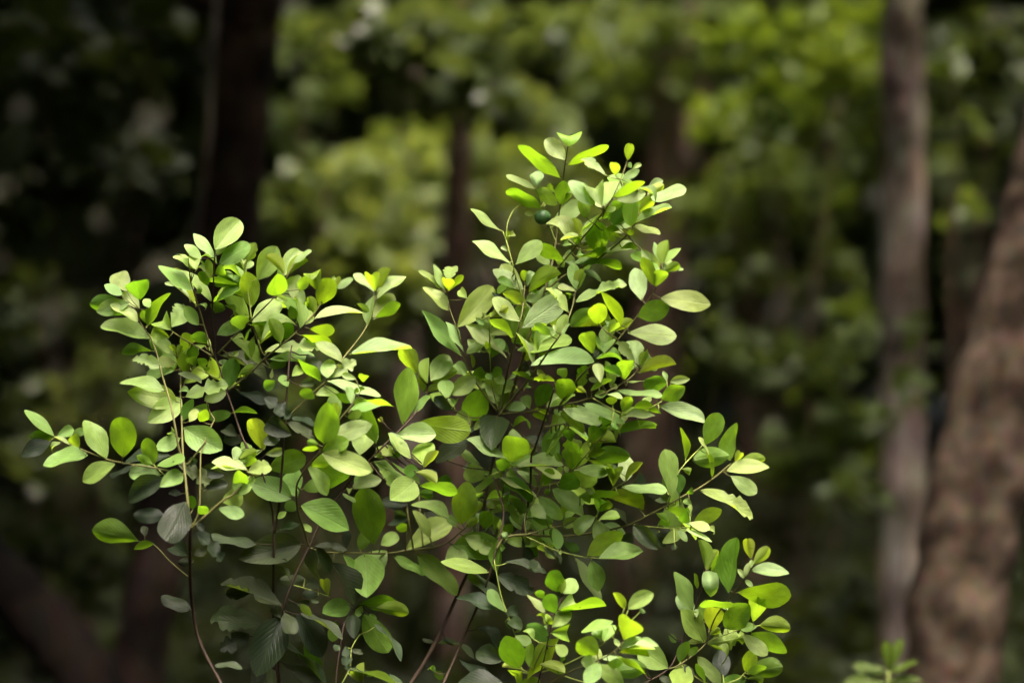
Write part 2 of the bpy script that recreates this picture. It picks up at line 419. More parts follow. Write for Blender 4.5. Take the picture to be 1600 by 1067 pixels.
build_bush("sapling", "grey green bush low on the left, beside the slanting dark trunk", "sapling", 8.2, 130, [(150, 590, 70, 50), (80, 640, 80, 50), (190, 650, 60, 60), (120, 760, 80, 60), (60, 720, 60, 60)], 'grey', 0.11, 30, U, 60, rpx=4)
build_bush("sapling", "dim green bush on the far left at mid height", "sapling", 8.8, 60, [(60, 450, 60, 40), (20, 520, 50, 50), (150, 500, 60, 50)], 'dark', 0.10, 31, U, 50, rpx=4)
build_bush("sapling", "dark foliage filling the upper left corner", "sapling", 7.6, 120, [(60, 80, 90, 80), (180, 120, 90, 80), (120, 260, 90, 70), (230, 280, 70, 80), (40, 330, 60, 60), (250, 30, 60, 50)], 'darkened', 0.11, 32, U, 65, rpx=4)
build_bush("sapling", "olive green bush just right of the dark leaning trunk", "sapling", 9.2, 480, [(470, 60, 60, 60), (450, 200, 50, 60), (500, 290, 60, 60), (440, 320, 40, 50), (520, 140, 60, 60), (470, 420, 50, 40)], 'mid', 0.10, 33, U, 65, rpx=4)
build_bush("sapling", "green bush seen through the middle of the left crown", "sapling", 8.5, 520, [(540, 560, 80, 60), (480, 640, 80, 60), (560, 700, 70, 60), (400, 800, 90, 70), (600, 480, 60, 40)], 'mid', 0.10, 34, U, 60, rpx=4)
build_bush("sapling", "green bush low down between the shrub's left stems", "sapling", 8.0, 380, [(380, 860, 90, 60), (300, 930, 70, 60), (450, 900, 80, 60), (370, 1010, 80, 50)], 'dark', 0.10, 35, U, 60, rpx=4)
build_bush("sapling", "dim bush low down at the centre between bare stems", "sapling", 9.0, 640, [(620, 960, 80, 60), (560, 1010, 60, 60), (680, 900, 50, 40)], 'darkened', 0.11, 36, U, 60, rpx=4)
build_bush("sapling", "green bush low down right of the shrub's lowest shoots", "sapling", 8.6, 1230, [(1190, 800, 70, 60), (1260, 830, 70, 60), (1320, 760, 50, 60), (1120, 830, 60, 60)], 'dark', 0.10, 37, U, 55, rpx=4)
build_bush("sapling", "dark bush in the shade at the foot of the right hand trunks", "sapling", 7.8, 1310, [(1280, 960, 80, 60), (1340, 920, 60, 60), (1230, 1030, 60, 50)], 'darkened', 0.10, 38, U, 60, rpx=4)
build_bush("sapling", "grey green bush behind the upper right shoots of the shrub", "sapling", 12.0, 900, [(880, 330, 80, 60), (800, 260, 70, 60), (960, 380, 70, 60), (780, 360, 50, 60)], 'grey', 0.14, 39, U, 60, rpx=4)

build_bush("sapling", "dim green bush in the lower left corner behind the slanting dark trunk", "sapling", 7.4, 60, [(60, 860, 80, 50), (160, 900, 70, 60), (20, 980, 70, 60), (120, 1040, 80, 50)], 'darkened', 0.10, 40, U, 70, rpx=4)
build_bush("sapling", "dim green bush low behind the middle of the shrub", "sapling", 8.8, 800, [(760, 880, 80, 60), (840, 960, 80, 60), (880, 860, 70, 60), (740, 1010, 80, 60), (660, 800, 60, 60), (820, 760, 60, 60)], 'darkened', 0.11, 41, U, 70, rpx=4)
build_bush("sapling", "dim green bush low behind the right side of the shrub", "sapling", 9.4, 1080, [(1060, 900, 80, 60), (1140, 960, 70, 60), (1040, 1020, 70, 50), (1100, 740, 60, 60), (1010, 780, 50, 60)], 'darkened', 0.11, 42, U, 70, rpx=4)

# ------------------------------------------------------------------ distant wood and the added canopy overhead
def build_wood():
    ng = np.random.default_rng(77)
    # a wall of trees all round the clearing, one mass of leaves
    n = 46000
    ang = ng.uniform(-math.pi, math.pi, n)
    far = np.abs(ang) < 1.2
    rr = np.where(far, ng.uniform(17, 24, n), ng.uniform(9, 13, n))
    x = np.sin(ang) * rr * 0.8; y = np.cos(ang) * rr + 1.0
    z = ng.uniform(0, 1, n) * np.where(np.abs(ang) > 2.0, 5.8, 11) + np.array([terrain_z(a, b) for a, b in zip(x, y)])  # unseen back part added to block low sky, kept lower for front light
    P = np.stack((x, y, z), axis=1)
    blob = np.sin(x * 1.3) * np.cos(z * 1.1 + y) * 0.5 + 0.5
    S = np.clip(blob * 0.7 + ng.uniform(0, 0.3, n), 0, 1)
    me = leaf_cloud(P, ng.uniform(0.4, 0.8, n), S, ng, up=0.2, ratio=0.7)
    tag(link("distant_wood", me, FM['dark']), "dark mass of distant forest foliage closing the view behind the trees, its unseen ring blocking low sky", "wood", kind="stuff")
    # herbs and seedlings carpeting the forest floor
    n = 20000
    y = 4.4 + ng.uniform(0, 1, n) ** 0.8 * 13; x = ng.uniform(-0.32, 0.32, n) * y
    tuft = np.sin(x * 4.1 + y) * np.cos(y * 3.3 - x * 2)
    z = np.array([terrain_z(a, b) for a, b in zip(x, y)]) + ng.uniform(0.0, 0.45, n) * (0.5 + 0.5 * tuft) + 0.03
    me = leaf_cloud(np.stack((x, y, z), axis=1), ng.uniform(0.06, 0.14, n), np.clip(0.5 + 0.5 * tuft, 0, 1), ng, up=0.6)
    tag(link("ground_cover", me, FM['darkened']), "low dark green herbs carpeting the forest floor", "ground cover", kind="stuff")
    # unseen canopy added for shade, open above the shrub and in places behind
    n = 46000
    x = ng.uniform(-14, 14, n); y = ng.uniform(-12, 25, n); z = 5.2 + ng.uniform(0, 2.6, n) + 0.10 * np.maximum(0, y - 8)
    keep = np.ones(n, bool)
    for (gx, gy, gr) in GAPS:
        wob = 1 + 0.18 * np.sin(3 * np.arctan2(y - gy, x - gx) + gx) 
        keep &= (((x - gx) ** 2 + (y - gy) ** 2) > (gr * wob) ** 2) | ((x < -0.85) & (y > 0.0))  # left side kept closed to shade the slanting trunk
    P = np.stack((x, y, z), axis=1)[keep]
    size = ng.uniform(0.35, 0.6, len(P))
    n2 = 7000
    x2 = ng.uniform(-45, 45, n2); y2 = ng.uniform(-35, 70, n2)
    out = (np.abs(x2) > 13.5) | (y2 > 24.5) | (y2 < -11.5)
    x2 = x2[out]; y2 = y2[out]
    z2 = 9.0 + ng.uniform(0, 3, len(x2)) + np.array([terrain_z(a, b) for a, b in zip(x2, y2)])
    P = np.concatenate((P, np.stack((x2, y2, z2), axis=1))); size = np.concatenate((size, ng.uniform(1.6, 2.6, len(x2))))
    S = ng.uniform(0, 1, len(P))
    me = leaf_cloud(P, size, S, ng, up=1.2, ratio=0.75)
    tag(link("shade_canopy", me, FM['canopy']), "unseen leafy canopy added overhead to shade the trees behind the shrub", "canopy", kind="stuff")
GAPS = [(0.7, -1.0, 4.75), (2.4, 7.2, 1.45), (0.9, 8.0, 0.8), (-0.1, 7.8, 1.25), (-0.5, 9.6, 1.2), (0.9, 12.4, 1.3)]  # canopy openings placed where light should fall
build_wood()

# ------------------------------------------------------------------ the shrub in focus
LEAVES = """
@ 720 190 6.67
1122 235 1130 105 230 g
1085 400 895 180 150 p
1120 455 1517 268 120 g
1035 590 695 203 95 g
770 700 490 560 85 p
795 680 800 508 130 p
835 905 505 700 140 g
870 840 845 745 80 p
1010 880 805 715 130 g
885 850 930 670 110 gb
1045 870 1080 640 160 G
1200 740 1080 675 90 p!
760 970 670 960 55 p
@ 880 210 6.67
440 430 205 250 75 p
545 435 525 295 100 y
670 275 695 110 90 y
620 465 790 370 80 p
720 360 805 305 50 p
670 330 715 310 55 m
430 745 490 430 210 p
400 750 300 430 190 p
330 750 95 475 150 p
515 655 815 470 75 g
545 680 850 600 150 p
880 640 1045 530 100 y
880 560 1030 480 70 pb
880 690 1265 580 115 p
740 930 1110 770 75 p
730 960 1015 1000 85 p
715 790 720 640 220 g
790 800 910 690 110 y
710 810 520 670 45 g
715 960 510 930 75 p
600 950 560 830 120 m
440 810 545 765 45 p
240 880 190 670 110 g
200 1060 460 745 85 m
400 890 600 760 80 gb
160 1060 90 885 40 y
700 900 680 830 100 mb
800 900 810 770 90 gb
590 1000 440 990 60 g
720 990 690 1060 60 g
@ 720 320 6.67
410 270 105 65 80 p
520 620 130 390 85 p
500 330 560 290 60 p
480 370 490 285 60 g
485 480 415 425 45 p
575 620 830 390 140 m
1190 420 940 85 140 p
1225 310 1155 150 45 y
1260 325 1045 350 25 p
1225 400 1200 340 70 g
1085 590 795 430 110 g
920 640 810 470 120 mb
1200 880 1165 620 110 p
1200 905 1020 835 55 p
1160 930 1105 950 70 g
1215 890 1300 690 30 y
710 915 1035 745 95 y
690 850 800 650 85 p
660 800 660 680 70 y
655 880 365 660 120 p
650 960 440 630 150 p
690 1060 465 905 110 y
550 860 395 770 75 m
480 750 390 700 60 gb
560 1050 355 895 22 d
930 860 940 660 170 mb
870 920 690 1000 130 mb
1060 430 1170 360 80 m
1080 520 1170 560 90 mb
730 930 790 880 50 p
@ 880 340 5.558
330 285 260 60 190 g
380 110 440 195 60 gb
350 300 615 215 65 p
120 350 420 310 35 g
80 400 330 340 70 m
260 395 500 425 60 g
500 270 700 270 35 g
680 270 810 455 110 p
840 400 820 215 60 p
865 410 915 205 90 y
870 400 1015 270 60 p
880 470 1000 400 75 g
860 450 970 350 100 p
1000 460 1035 435 40 p
790 590 705 350 90 g
800 600 860 460 110 g
680 720 635 445 140 p
650 860 915 760 165 g
850 700 1265 740 160 p
560 1000 970 1030 135 p
110 735 515 560 105 p
500 940 340 660 85 g
150 460 340 525 55 m
60 940 240 800 120 G
300 930 290 735 150 g
70 950 410 945 70 y
440 990 590 885 70 y
390 1000 460 910 80 y
385 950 400 870 45 p
180 250 210 215 30 g
190 290 320 275 35 g
120 330 190 290 70 mb
@ 640 400 6.67
330 350 100 160 70 p
370 370 245 105 75 p
400 260 430 90 140 p
410 370 400 220 120 y
420 360 540 200 60 g
410 570 165 320 130 p
545 1045 135 600 140 m
560 1000 380 700 70 p
500 740 860 340 230 p
600 440 520 360 90 p
590 1020 830 870 100 m
830 820 1075 700 170 pb
1010 1060 635 680 95 p
750 1000 605 880 90 pb
840 640 1020 530 100 y
1150 680 870 460 150 p
1080 870 860 650 70 g
860 1060 960 870 130 m
1030 1000 900 870 90 mb
830 960 800 890 60 g
760 590 820 700 50 pb
690 640 770 710 60 mb
1090 620 1170 840 100 mb
@ 780 420 6.67
245 610 650 320 240 p
720 460 520 200 90 p
640 690 670 480 110 m
330 640 480 560 70 g
540 690 370 580 90 g
190 850 735 750 120 m
330 740 600 670 90 mb
355 1000 215 660 70 p
330 1010 960 965 125 p
590 660 570 580 35 p
650 690 730 575 40 p
980 890 880 660 160 g
1100 890 1110 690 210 p
1000 940 1334 890 60 m
990 930 1030 830 70 d
400 890 540 930 60 gb
250 820 230 680 90 mb
280 960 320 800 110 g
@ 910 500 6.35
520 430 345 220 90 p
545 480 510 200 170 p
570 470 755 290 130 p
575 460 620 320 75 y
565 530 910 430 85 y
420 595 420 390 150 g
395 560 220 450 70 G
180 620 150 430 100 p
160 610 65 580 50 pb
80 700 290 605 65 g
120 750 240 720 70 g
240 740 390 770 35 p
5 830 420 965 110 p
400 910 470 740 110 g
430 950 580 890 70 p
430 960 710 950 70 p
780 925 530 850 95 g
700 740 710 490 205 G
335 700 770 760 55 p
650 830 640 770 90 pb
840 600 805 510 45 p
870 610 1055 580 80 p
785 790 995 660 150 g
840 790 960 850 70 g
760 860 1195 990 150 p
260 620 340 670 50 pb
300 840 270 740 100 gb
660 440 740 490 60 mb
560 1060 725 1050 60 g
350 1050 170 930 110 mb
@ 760 540 6.67
530 640 640 400 170 G
820 580 820 350 190 g
970 445 1030 210 135 g
810 350 780 220 100 p
720 370 500 330 70 g
490 370 280 280 50 g
620 640 770 520 100 pb
230 680 400 600 110 p
450 660 400 520 100 m
490 660 645 690 45 g
280 850 470 720 45 g
470 710 620 790 60 g
800 660 1185 800 130 p
1020 920 790 700 110 g
680 680 820 690 45 mb
720 880 810 930 60 mb
110 740 60 965 270 D
380 960 640 1020 100 Db
190 400 90 310 90 m
300 410 200 370 60 m
60 300 0 340 70 m
520 250 600 320 60 pb
450 260 350 200 100 db
1040 490 945 440 60 y
150 480 310 440 90 yb
400 440 470 400 60 mb
910 640 1100 680 50 pb
780 620 950 650 50 g
@ 130 400 6.67
450 370 280 140 190 p
410 410 235 290 90 m
590 560 420 370 110 p
590 460 590 215 220 G
690 540 630 450 80 p
480 490 150 570 150 p
470 600 90 480 190 Gb
570 680 295 510 110 p
690 860 205 710 190 m
670 730 870 380 130 g
690 700 640 570 100 Gb
915 770 720 600 190 m
920 740 1030 500 210 p
1200 720 1060 540 120 m
900 850 690 770 110 g
940 1020 715 830 120 p
1030 1000 1130 800 130 g
970 1000 920 930 50 y
720 990 415 1000 80 G
1130 360 815 90 150 m
950 310 850 280 45 p
@ 240 330 6.67
630 480 455 215 120 p
640 400 850 90 230 m
680 560 980 340 180 m
655 460 760 260 90 m
640 660 780 590 110 g
640 780 810 640 140 p
900 750 820 670 80 mb
500 500 355 345 90 p
440 610 390 420 110 p
420 610 215 470 75 p
370 490 250 435 25 p
605 950 275 640 110 m
540 640 430 545 35 p
540 590 480 510 25 p
660 550 510 410 45 p
590 700 580 510 80 g
570 780 500 640 90 g
470 860 490 790 50 g
635 960 1005 765 95 m
830 870 960 850 50 gb
960 590 1040 340 110 g
960 600 1030 520 60 p
940 620 840 530 45 g
940 560 930 470 50 p
1080 720 1290 400 210 m
1020 1000 990 640 190 g
640 1060 730 970 120 G
480 970 580 1010 40 m
740 980 890 1067 40 p
590 960 640 1060 40 g
@ 380 370 5.13
265 470 290 310 150 g
70 685 270 500 150 p
55 710 195 700 40 g
330 300 170 170 45 y
320 320 420 110 140 p
350 310 520 205 70 y
400 215 530 100 50 p
400 500 400 310 120 p
450 430 510 330 80 g
590 430 540 215 130 g
610 550 720 350 140 g
620 360 555 320 40 p
700 345 735 325 35 p
740 400 770 320 40 y
730 420 860 320 50 p
570 660 920 540 85 p
600 560 210 550 45 g
570 630 530 490 75 y
455 730 420 400 90 m
420 690 540 620 100 p
420 660 380 560 70 g
150 830 390 600 90 p
300 850 215 660 90 g
330 830 370 680 110 Gb
535 740 725 745 80 g
470 790 710 890 60 g
300 890 605 870 110 p!
220 980 550 930 80 m
200 1050 340 990 90 G
800 1010 610 830 80 p
850 945 1330 880 105 p
1010 640 920 540 35 y
1060 450 905 290 55 p
1060 440 1040 330 105 y
1030 340 1020 310 25 p
1070 350 1075 310 30 p
1090 430 1190 270 45 y
1075 500 1270 290 85 p
1000 710 1010 480 80 p
1040 660 1190 470 130 p
1060 650 1235 530 75 g
270 480 340 510 45 p
@ 180 500 6.67
510 490 195 400 130 p
630 450 485 420 110 p
610 530 330 560 100 m
730 560 730 360 120 g
660 390 690 270 60 y
510 745 75 620 150 m
690 820 480 1000 220 p
640 850 195 740 240 p
650 560 890 650 65 p
735 800 1145 660 170 m!
700 1050 790 830 110 G
660 750 800 720 50 m
850 280 760 380 110 G
960 250 840 120 120 G
840 480 800 390 110 G
920 500 920 400 100 G
960 540 960 480 60 G
1185 715 1230 410 170 G
1240 370 1190 340 60 p
1160 440 1090 440 45 p
930 840 1150 740 130 mb
820 910 1020 960 110 mb
1210 970 980 1010 110 G
770 1060 830 940 90 p
890 1060 960 970 110 g
@ 300 460 6.67
260 420 480 290 140 p
520 370 510 230 170 G
430 470 580 430 45 p
400 450 690 690 130 m
300 640 785 790 110 D
390 640 480 610 50 p
290 700 365 700 45 p
490 830 650 760 90 g
870 900 730 980 110 G
1000 960 920 850 100 m
1040 850 1130 770 100 m
1090 670 1320 900 80 g
1200 620 1334 800 140 Db
1120 950 1280 900 100 D
480 1010 850 1060 90 d
840 770 820 870 30 p
@ 420 520 5.56
510 390 500 210 120 p
530 390 745 240 120 p!
510 420 960 455 60 p
760 400 640 370 55 p
820 430 830 360 80 g
410 540 600 500 75 p
580 530 700 600 60 g
720 620 690 470 80 p
740 520 790 480 40 g
800 500 820 470 40 g
810 580 1100 590 35 g
930 960 800 570 150 g
480 960 530 610 200 g
560 820 580 615 100 y
540 880 470 705 45 y
530 920 870 780 150 p
790 1060 830 840 220 p
680 740 800 690 70 g
770 740 820 710 50 pb
460 1020 670 930 130 g
430 970 330 940 60 g
440 1000 300 990 35 g
-40 560 180 720 130 d!
-20 780 160 850 150 d
160 780 390 910 90 D!
190 740 400 780 60 D
90 900 0 940 100 D
400 570 290 490 90 G
1200 1060 1060 870 100 p
930 1000 1070 1030 80 p
960 740 985 770 40 y
@ 30 620 6.67
365 410 100 115 90 m
350 430 120 400 110 g
330 470 35 590 140 d
440 480 300 550 40 p
390 410 540 340 110 m
560 380 695 350 80 m
630 530 570 400 110 g
525 500 370 420 40 p
715 605 270 700 160 m
910 640 740 235 190 m
1085 630 1110 220 260 G
1000 700 650 850 160 m
1180 720 930 790 60 d
@ 180 620 6.06
365 640 310 385 135 G
350 640 210 560 75 g
400 650 650 580 85 m
430 740 145 710 130 m
640 730 490 800 140 m
590 630 880 810 140 D!
470 770 110 960 190 d
540 560 100 570 90 d
650 290 1000 480 230 m
610 390 430 480 130 m
560 340 490 320 70 m
690 620 770 600 80 d
820 680 1010 720 120 db
850 880 1050 810 90 db
630 920 510 900 50 d
1200 430 1000 370 120 d
1150 370 1000 280 110 d
1110 150 1334 140 40 G
1240 690 930 620 75 p
1180 590 1334 510 90 y
1130 620 1150 480 80 p
@ 330 640 6.67
540 420 450 75 180 y
555 420 590 230 60 y
535 425 270 500 90 m
310 430 390 340 110 m
260 550 255 390 80 p
565 465 755 430 85 p
370 630 15 550 85 p
380 650 590 580 150 p
350 600 460 480 100 gb
600 620 970 480 220 g
320 770 320 620 140 g
230 850 300 720 110 m
270 880 420 790 90 m
440 690 390 780 80 m
110 960 290 920 180 m
840 920 420 760 240 m
900 910 760 640 220 m
1005 590 1220 870 130 p
65 1025 330 1100 110 m
870 1060 770 950 110 m
@ 460 640 6.67
290 455 775 640 220 p
165 590 410 500 110 g
250 590 560 800 270 Gb
90 820 250 790 130 Gb
780 540 800 670 60 pb
600 820 885 710 120 p
620 780 780 660 100 mb
570 880 570 790 55 p
495 870 630 960 40 p
70 1000 560 1200 250 m
830 1400 740 815 310 G
820 545 1300 710 150 m
830 490 1010 400 110 p
1210 510 1005 240 110 p
1040 810 910 630 100 m
1250 740 1040 920 260 m
1180 1000 920 940 150 d
1000 470 1100 470 60 G
@ 580 530 6.67
480 370 345 110 170 y
330 890 410 320 230 g
550 550 520 350 80 g
590 450 610 205 90 y
620 430 790 180 190 p
620 450 880 330 130 y
560 560 735 525 60 y
450 780 610 600 80 m
840 740 650 600 110 D
800 610 760 440 150 m
830 580 1080 400 170 m
860 700 870 590 80 m
1000 360 870 270 130 p
1060 300 1050 165 45 y
1180 510 1030 810 250 G
1040 900 860 760 130 p
470 880 1005 960 250 g
240 1010 655 985 170 p
1060 950 1190 850 90 p
1100 400 1150 290 110 G
1100 430 1260 370 80 G
1280 400 1334 300 90 G
1000 980 1060 910 60 d
@ 590 660 6.67
460 440 470 205 220 m
480 480 610 290 75 y
430 500 260 490 120 G
400 520 600 640 90 y
440 660 820 690 110 G
600 640 780 590 120 G
420 740 570 740 110 Gb
690 390 790 345 55 g
980 180 600 370 160 d
1070 440 840 295 80 m
1150 570 885 510 180 m
1030 480 900 430 100 Db
1000 660 910 610 80 Db
1100 540 1245 510 65 m
740 990 400 800 130 m
870 1060 940 685 240 g
960 990 1080 830 90 y
930 1060 1030 990 50 y
1110 1110 1150 905 140 g
320 850 50 810 130 d
330 1000 100 1000 180 db
480 530 620 520 70 Db
820 1067 740 980 60 p
480 940 620 1000 90 db
960 700 1080 780 110 Gb
@ 720 660 6.67
530 425 80 185 75 p
530 420 600 150 260 g
545 410 640 270 110 y
440 510 440 390 140 G
560 465 1055 425 125 p
640 180 915 215 100 Db
850 380 740 310 90 Db
880 370 930 315 90 G
1050 410 990 320 60 g
1030 560 1040 450 50 gb
1180 490 1150 180 200 g
1150 200 1110 55 110 G
1130 170 1285 290 45 p
830 680 950 490 110 g
790 670 605 500 90 p
600 600 490 530 90 mb
395 570 795 725 55 p
400 580 740 800 150 G
680 970 540 760 110 G
600 1060 520 860 80 G
890 1000 740 870 120 m
810 770 1050 1000 140 p
1020 680 1200 560 190 G
1280 980 1005 680 150 m
1080 1000 1120 800 110 gb
430 770 490 700 80 Db
280 870 370 770 90 Db
920 740 880 690 70 G
620 930 710 920 70 pb
1110 530 1090 450 50 m
740 1000 950 1040 80 G
@ 850 640 6.67
430 350 740 350 110 y
480 440 600 300 80 G
450 500 620 410 70 g
450 520 700 590 45 g
520 500 880 470 180 Gb
350 620 650 640 110 m
290 650 530 760 160 g
470 340 560 170 150 g
640 250 600 170 70 g
640 210 830 220 50 p
700 170 790 150 80 G
680 270 1160 170 80 Gb
840 750 890 485 165 p
850 740 1000 540 70 y
720 800 720 630 160 y
820 670 605 580 35 p
810 805 1260 850 90 p
780 875 490 850 80 g
560 1060 610 880 140 G
590 1060 700 950 90 y
640 905 1010 1050 85 y
640 905 470 920 30 p
370 900 490 900 110 g
430 820 500 850 60 p
960 960 970 660 110 db
640 190 640 30 140 Gb
@ 1000 640 6.06
620 330 740 45 170 g
850 480 860 135 150 g
500 480 830 430 180 gb
900 510 940 410 70 y
930 520 1170 450 100 y
820 580 1205 540 120 p
860 625 1085 780 130 p
570 765 1085 990 150 p!
510 1067 755 940 120 g
300 830 270 395 150 m
370 800 380 620 90 G
250 760 240 640 60 Gb
430 480 390 180 65 g
680 640 650 400 55 g
650 430 580 260 25 p
400 560 510 600 60 g
500 800 440 740 70 G
490 900 420 850 60 p
470 1000 480 900 40 p
250 940 430 970 70 G
340 900 250 920 35 p
400 1067 440 950 100 G
280 870 170 820 100 Db
150 980 270 1050 60 g
@ 860 760 4.764
330 225 150 330 100 p
260 260 100 280 70 p
335 250 420 440 120 p
275 510 525 340 140 g
400 280 560 360 50 p
360 535 680 480 130 m
300 550 370 755 125 m
185 530 425 805 60 pb
100 420 210 470 60 G
80 470 10 320 70 G
20 470 90 560 35 D
620 290 770 430 110 D
720 310 860 440 80 Db
800 330 960 400 90 db
520 400 640 400 90 d
1030 270 1180 310 60 p
1010 320 1200 380 40 p
1150 320 1255 325 40 pb
950 320 1010 395 45 p
570 280 490 150 25 D
800 280 880 250 60 G
930 470 920 430 50 d
@ 140 760 5.558
420 470 45 370 170 G
560 495 390 540 60 G
650 250 390 240 130 d
840 130 740 385 240 d
850 600 680 500 140 d
910 650 770 660 70 d
920 380 1150 620 130 d!
900 590 1010 560 70 d
930 310 990 370 50 d
880 1067 640 940 110 d
480 430 460 340 60 d
950 240 1030 160 90 G
900 200 890 80 70 Gb
@ 320 800 6.06
490 300 90 175 90 D
910 300 445 380 250 D
1040 320 1330 340 80 D!
1045 320 1040 620 110 D
1070 330 1190 560 110 D
730 890 195 640 150 D!
430 760 210 770 110 d!
720 1000 600 840 120 D!
1080 720 950 650 100 d
1080 790 950 760 80 d
1000 850 890 870 60 d
1000 840 1080 840 40 D
1170 790 1140 640 90 y
800 620 680 480 25 D
720 450 780 460 25 D
960 640 720 630 100 Db
900 870 1010 970 70 g
905 120 720 145 50 D
930 110 1010 180 60 m
690 60 770 0 50 m
@ 490 800 6.67
760 400 530 600 250 m
530 440 600 820 320 m
480 400 560 200 120 Gb
700 340 860 250 130 m
190 530 480 900 170 d
310 450 410 570 70 m
960 390 1420 120 220 p
1215 270 1035 0 110 p
830 460 1160 610 110 m
1080 440 1474 847 220 m
970 200 890 110 100 G
340 400 320 120 50 d
@ 320 907 6.67
620 450 80 390 220 D!
795 375 590 880 330 d
470 560 200 680 180 d!
100 890 375 880 80 D
830 330 940 490 150 D
970 330 1240 760 250 d
1000 340 1447 530 90 D
810 640 1310 1030 80 D
1030 670 1220 900 110 G
810 850 1220 980 120 D
600 880 550 1040 140 d
690 880 720 1060 100 Db
720 880 760 830 70 Db
@ 480 907 6.67
440 240 200 310 190 m
540 240 960 190 130 G
720 280 1045 320 150 g
590 350 800 730 230 g
570 260 520 370 70 p
580 260 670 240 45 p
650 340 715 400 50 m
700 450 1015 760 80 D
470 350 500 530 140 d
300 410 260 630 110 g
280 660 330 700 60 D
400 680 430 900 110 D!
450 720 580 750 60 D!
440 920 1060 1060 60 D
540 1060 490 940 80 y
590 1060 600 860 70 y
620 1000 700 950 50 y
1320 640 1210 600 40 D
1334 960 1260 870 50 G
@ 660 790 6.06
400 290 700 410 150 p
300 370 765 370 240 g
280 360 350 530 190 p
340 210 240 110 65 p
410 210 515 115 65 y
740 310 710 630 90 G
640 630 215 480 90 m
740 860 470 605 110 D
700 660 1040 800 170 D!
780 1000 635 800 90 m
720 990 360 830 80 D
590 890 720 930 70 Db
800 1030 920 990 110 D
790 530 1170 610 90 D!
950 310 1090 610 90 d
1000 360 1080 480 80 Gb
670 75 870 200 80 D
840 0 890 240 90 d
1240 210 1290 400 90 m
1150 400 1325 530 60 D
1080 300 1210 330 60 Db
770 250 790 290 50 p
840 270 800 170 90 Gb
@ 680 891 6.06
390 540 640 700 90 d
80 640 370 770 60 D
20 690 165 685 20 D
640 860 380 760 170 d
230 840 660 1060 110 D
640 1060 215 1040 130 d
-20 950 75 1025 70 G
760 615 900 680 90 m
800 920 680 640 220 G
890 910 905 700 90 g
830 935 640 920 70 y
820 950 700 1080 180 g
870 1030 1160 670 130 g
990 890 1215 960 100 y
790 1067 980 1050 80 g
670 400 810 390 100 D
700 440 800 500 110 D
760 580 815 555 30 m
660 480 700 550 30 G
@ 780 875 5.558
530 270 430 70 150 G
390 330 330 250 70 G
540 290 530 140 70 g
560 290 690 160 130 p
510 440 740 320 120 p
510 445 910 405 40 g
490 460 410 290 130 G
400 460 260 300 65 p
400 530 340 450 30 g
450 580 620 440 120 m
450 630 680 640 140 g
440 700 250 560 130 G
300 690 230 580 50 m
400 650 370 550 70 p
440 560 410 480 70 g
490 730 580 800 90 m
540 880 560 820 40 G
430 760 310 710 110 db
1090 430 1010 270 75 y
1120 420 1325 285 120 m
1080 690 1170 420 210 g
1220 450 1265 435 50 p
990 530 720 600 90 m
880 690 830 590 90 p
900 700 1000 560 100 m
860 820 690 670 170 g
860 880 740 850 110 p
870 890 760 1020 130 m
@ 900 907 6.67
600 660 840 635 60 p
450 710 810 690 65 p
470 690 670 600 80 p
450 750 750 775 50 y
400 770 740 900 45 g
960 910 690 750 230 m
740 900 400 950 180 G
330 850 480 900 110 g
200 880 490 1060 150 m
250 810 480 790 60 p
80 880 250 750 140 p
400 600 440 670 50 p
970 550 1040 640 60 mb
1100 870 1070 1080 220 m
1130 880 1210 980 80 d
860 990 1000 1060 70 Db
700 950 760 1000 60 Db
@ 1040 830 6.67
410 385 330 105 90 y
430 415 540 200 100 y
480 430 700 200 170 g
455 415 450 580 155 p
660 640 710 85 220 G
890 290 850 85 110 y
920 340 1070 160 110 y
890 410 1270 430 115 p
830 490 760 395 55 p
830 500 900 572 50 p
840 470 860 320 60 p
890 380 910 300 45 p
760 635 1280 660 210 g
280 830 165 425 140 m
330 600 320 440 50 g
300 880 150 690 150 p
320 900 330 820 50 p
730 770 380 710 75 g
640 820 610 740 60 p
@ 1040 907 6.67
480 530 500 235 185 y
450 560 560 500 70 y
620 490 840 230 240 G
910 430 960 155 190 y
950 480 780 490 90 m
970 465 1285 475 150 g
890 550 1250 720 180 G
800 560 1030 740 140 p
440 660 820 600 200 g!
430 660 740 770 90 m
430 640 160 310 190 m
410 640 205 580 140 p
150 860 210 630 100 G
240 780 330 690 70 G
330 790 590 1040 130 p
420 1067 320 870 50 G
600 1000 580 730 170 db
830 950 900 720 140 g
850 980 1200 880 180 G
850 960 1040 890 90 g
840 1020 580 1080 150 G
850 1020 1070 1060 70 g
380 420 390 210 90 gb
"""
